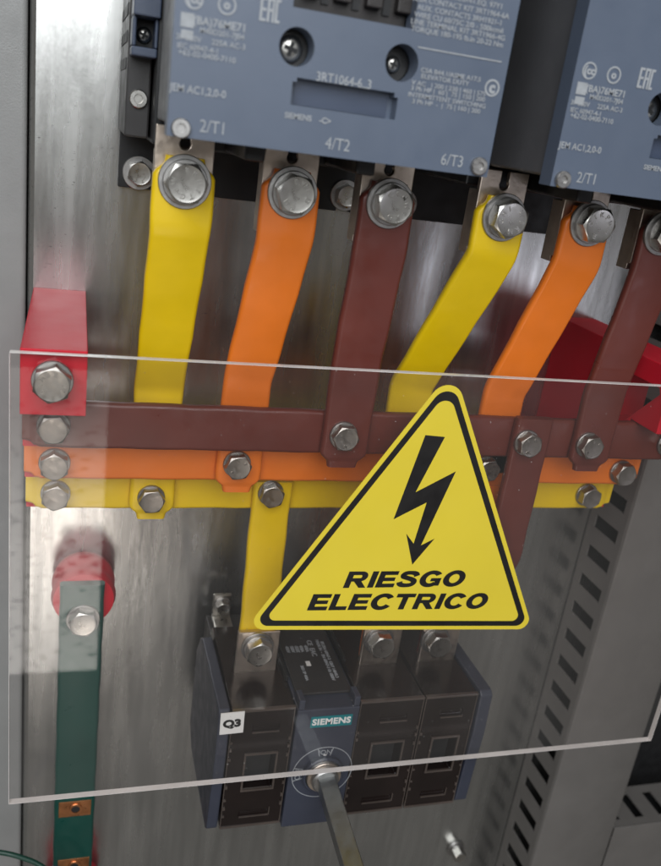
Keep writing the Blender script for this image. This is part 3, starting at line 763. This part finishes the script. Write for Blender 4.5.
# feet and fixings
for (px, py) in ((243, 831), (351, 824), (412, 817)):
    X, Z = P(px, py, .06)
    obj('foot', lathe([(.0045, .0), (.0045, .004), (.003, .005)], 20, 'z'), 'tin', sd, (X, -.06, ZBt-.0020), smooth=40)
X, Z = P(221, 629, .02)
cl = obj('fixing_lug', B((X-.0065, X+.0065, .012, .030, ZT-.004, ZT-.001), (X-.0065, X+.0065, .012, .015, ZT-.001, ZT+.016)), 'steel', sd, bevel=.0006)
bolt(sd, X, .015, ZT+.008, .0085, .0045, washer=.0060, lock=False)

# bolt fixed to the plate below the switch
X, Z = P(458, 853, .006)
bt = thing('plate_bolt', 'small zinc hexagon bolt fixed to the metal plate below the switch', 'bolt', (X, 0, Z))
bolt(bt, X, .0003, Z, .0105, .008, washer=.0085, lock=True)

# ------------------------------------------------------------------ acrylic cover and warning sign
AH0, AH1 = .1305, .1345
ax0, az0 = P(10, 352, .133); ax1 = .3985; azb = -.3745
ac = thing('acrylic_cover', 'clear acrylic sheet standing in front of the busbars, with bright cut edges', 'acrylic sheet', ((ax0+ax1)/2, -AH0, azb))
obj('sheet', B((ax0, ax1, AH0, AH1, azb, az0)), 'acrylic', ac)
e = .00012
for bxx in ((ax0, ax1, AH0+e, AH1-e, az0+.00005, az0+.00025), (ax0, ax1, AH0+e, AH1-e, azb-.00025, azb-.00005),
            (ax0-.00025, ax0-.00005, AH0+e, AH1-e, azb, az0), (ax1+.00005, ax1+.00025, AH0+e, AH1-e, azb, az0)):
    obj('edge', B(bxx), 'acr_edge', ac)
X, Z = P(52, 384, AH1+.006)
bolt(ac, X, AH1+.0002, Z, .0155, .0070, rot=.35, lock=True, mark='88 UP  CSN', m='old_bolt')
bolt(ac, .348, AH1+.0002, Z, .0155, .0070, rot=.2, lock=True)

SH = AH1+.0001
sg = thing('warning_sign', 'yellow triangular warning sticker with black lightning arrow reading RIESGO ELECTRICO', 'warning sign', (.19, -SH, -.30))
def tri(c, rad, n=10):
    out = []
    for i in range(3):
        p = Vector(c[i]); a = (Vector(c[i-1])-p).normalized(); b = (Vector(c[(i+1) % 3])-p).normalized()
        half = math.acos(max(-1, min(1, a.dot(b))))/2; r = rad[i]
        d = r/math.tan(half); ce = p+(a+b).normalized()*(r/math.sin(half))
        s = p+a*d-ce; e_ = p+b*d-ce
        a0 = math.atan2(s.y, s.x); a1 = math.atan2(e_.y, e_.x)
        da = (a1-a0+math.pi) % (2*math.pi)-math.pi
        for k in range(n+1):
            q = a0+da*k/n; out.append((ce.x+r*math.cos(q), ce.y+r*math.sin(q)))
    return out
def inset(c, d):
    c = [Vector(p) for p in c]; cen = (c[0]+c[1]+c[2])/3; ln = []
    for i in range(3):
        p, q = c[i], c[(i+1) % 3]; t = (q-p).normalized(); nn = Vector((-t.y, t.x))
        if nn.dot(cen-p) < 0: nn = -nn
        ln.append((p+nn*d, t))
    out = []
    for i in range(3):
        (p, t), (q, s) = ln[i-1], ln[i]
        den = t.x*s.y-t.y*s.x; w = q-p
        out.append(p+t*((w.x*s.y-w.y*s.x)/den))
    return out
c0 = [P(453.8, 366.8, SH), P(244.3, 629.5, SH), P(532.4, 629.0, SH)]
bm = bmesh.new(); prism(bm, tri(c0, (.0098, .0065, .0060)), SH, SH+.0003); obj('face', bm, 'sign', sg)
o1 = tri(inset(c0, .0026), (.0080, .0050, .0048)); o2 = tri(inset(c0, .0061), (.0062, .0036, .0034))
bm = bmesh.new(); n = len(o1); h0, h1 = SH+.00033, SH+.00042
A = [bm.verts.new((x, -h1, z)) for x, z in o1]; Bv = [bm.verts.new((x, -h1, z)) for x, z in o2]
for i in range(n): bm.faces.new((A[i], A[(i+1) % n], Bv[(i+1) % n], Bv[i]))
obj('border', bm, 'ink', sg)
zz = [(408, 143), (451, 147), (386, 269), (475, 223), (398, 386), (428, 371), (379, 428), (366, 360), (382, 382), (411, 291), (338, 328)]
bm = bmesh.new(); prism(bm, [P(240+x/2.2033, 370+y/2.2033, SH) for x, y in zz], SH+.00033, SH+.00045); obj('lightning_arrow', bm, 'ink', sg)
def ell(cx, cz, rx, rz, a0, a1, n=28):
    return [(cx+rx*math.cos(math.radians(a0+(a1-a0)*k/n)), cz+rz*math.sin(math.radians(a0+(a1-a0)*k/n))) for k in range(n+1)]
def band(o, i): return [[o[k], o[k+1], i[k+1], i[k]] for k in range(len(o)-1)]
def rc(x0, x1, z0, z1): return [[(x0, z0), (x1, z0), (x1, z1), (x0, z1)]]
def ring(a0, a1): return band(ell(.60, .5, .60, .525, a0, a1), ell(.60, .5, .27, .285, a0, a1))
def stroke(pts, w):
    cr = []
    P_ = [Vector(p) for p in pts]; P_ = [P_[0]*2-P_[1]]+P_+[P_[-1]*2-P_[-2]]
    for i in range(1, len(P_)-2):
        for k in range(5):
            t = k/5; a, b, c, d = P_[i-1:i+3]
            cr.append(.5*((2*b)+(c-a)*t+(2*a-5*b+4*c-d)*t*t+(3*b-a-3*c+d)*t**3))
    cr.append(P_[-2]); l = []; r = []
    for i, p in enumerate(cr):
        t = (cr[min(i+1, len(cr)-1)]-cr[max(i-1, 0)]).normalized(); n_ = Vector((-t.y, t.x))
        ww = w*(1+.28*abs(n_.x))*.5
        l.append(tuple(p+n_*ww)); r.append(tuple(p-n_*ww))
    return band(l, r)
SV, SB = .31, .235
GL = {
 'I': (SV, rc(0, SV, 0, 1)),
 'L': (.90, rc(0, SV, 0, 1)+rc(SV, .90, 0, SB)),
 'E': (.98, rc(0, SV, 0, 1)+rc(SV, .98, 0, SB)+rc(SV, .90, .39, .61)+rc(SV, .96, 1-SB, 1)),
 'T': (1.02, rc(0, 1.02, 1-SB, 1)+rc(.51-SV/2, .51+SV/2, 0, 1-SB)),
 'R': (1.14, rc(0, SV, 0, 1)+rc(SV, .72, 1-.22, 1)+rc(SV, .72, .385, .595)+band(ell(.70, .6925, .36, .3075, -90, 90), ell(.70, .6875, .06, .0925, -90, 90))
       + [[(.44, .39), (.80, .42), (1.16, 0), (.80, 0)]]),
 'O': (1.20, ring(0, 360)),
 'C': (1.14, ring(33, 327)),
 'G': (1.18, ring(36, 318)+rc(.60, 1.16, .34, .54)+rc(.86, 1.16, .06, .34)),
 'S': (1.06, stroke([(.92, .68), (.86, .80), (.70, .875), (.50, .89), (.30, .865), (.19, .76), (.24, .65), (.42, .58), (.66, .50), (.85, .40), (.88, .26), (.76, .145), (.54, .11), (.32, .13), (.17, .21), (.12, .33)], .235)),
}
def signtext(s, pl, pr, hgt):
    a = P(*pl, SH); b = P(*pr, SH); w = math.hypot(b[0]-a[0], b[1]-a[1]); rot = math.atan2(b[1]-a[1], b[0]-a[0])
    x = 0; polys = []
    for ch in s:
        adv, ps = GL[ch]
        for p in ps: polys.append([(x+u+.20*v, v-.5) for u, v in p])
        x += adv+.10
    xs = [u for p in polys for u, v in p]; x0_, x1_ = min(xs), max(xs); k = w/(x1_-x0_)
    bm = bmesh.new()
    for i, p in enumerate(polys):
        vs = []
        for u, v in p:
            q = Vector(((u-(x0_+x1_)/2)*k, v*hgt)); q.rotate(Matrix.Rotation(rot, 2)) if False else None
            c_, s_ = math.cos(rot), math.sin(rot)
            vs.append(bm.verts.new((q.x*c_-q.y*s_, -.0000004*i, q.x*s_+q.y*c_)))
        bm.faces.new(vs)
    obj('lettering', bm, 'ink', sg, ((a[0]+b[0])/2, -SH-.00040, (a[1]+b[1])/2))
signtext('RIESGO', (344, 579.5), (465, 578), .0106)
signtext('ELECTRICO', (308, 602), (487.5, 600.5), .0106)
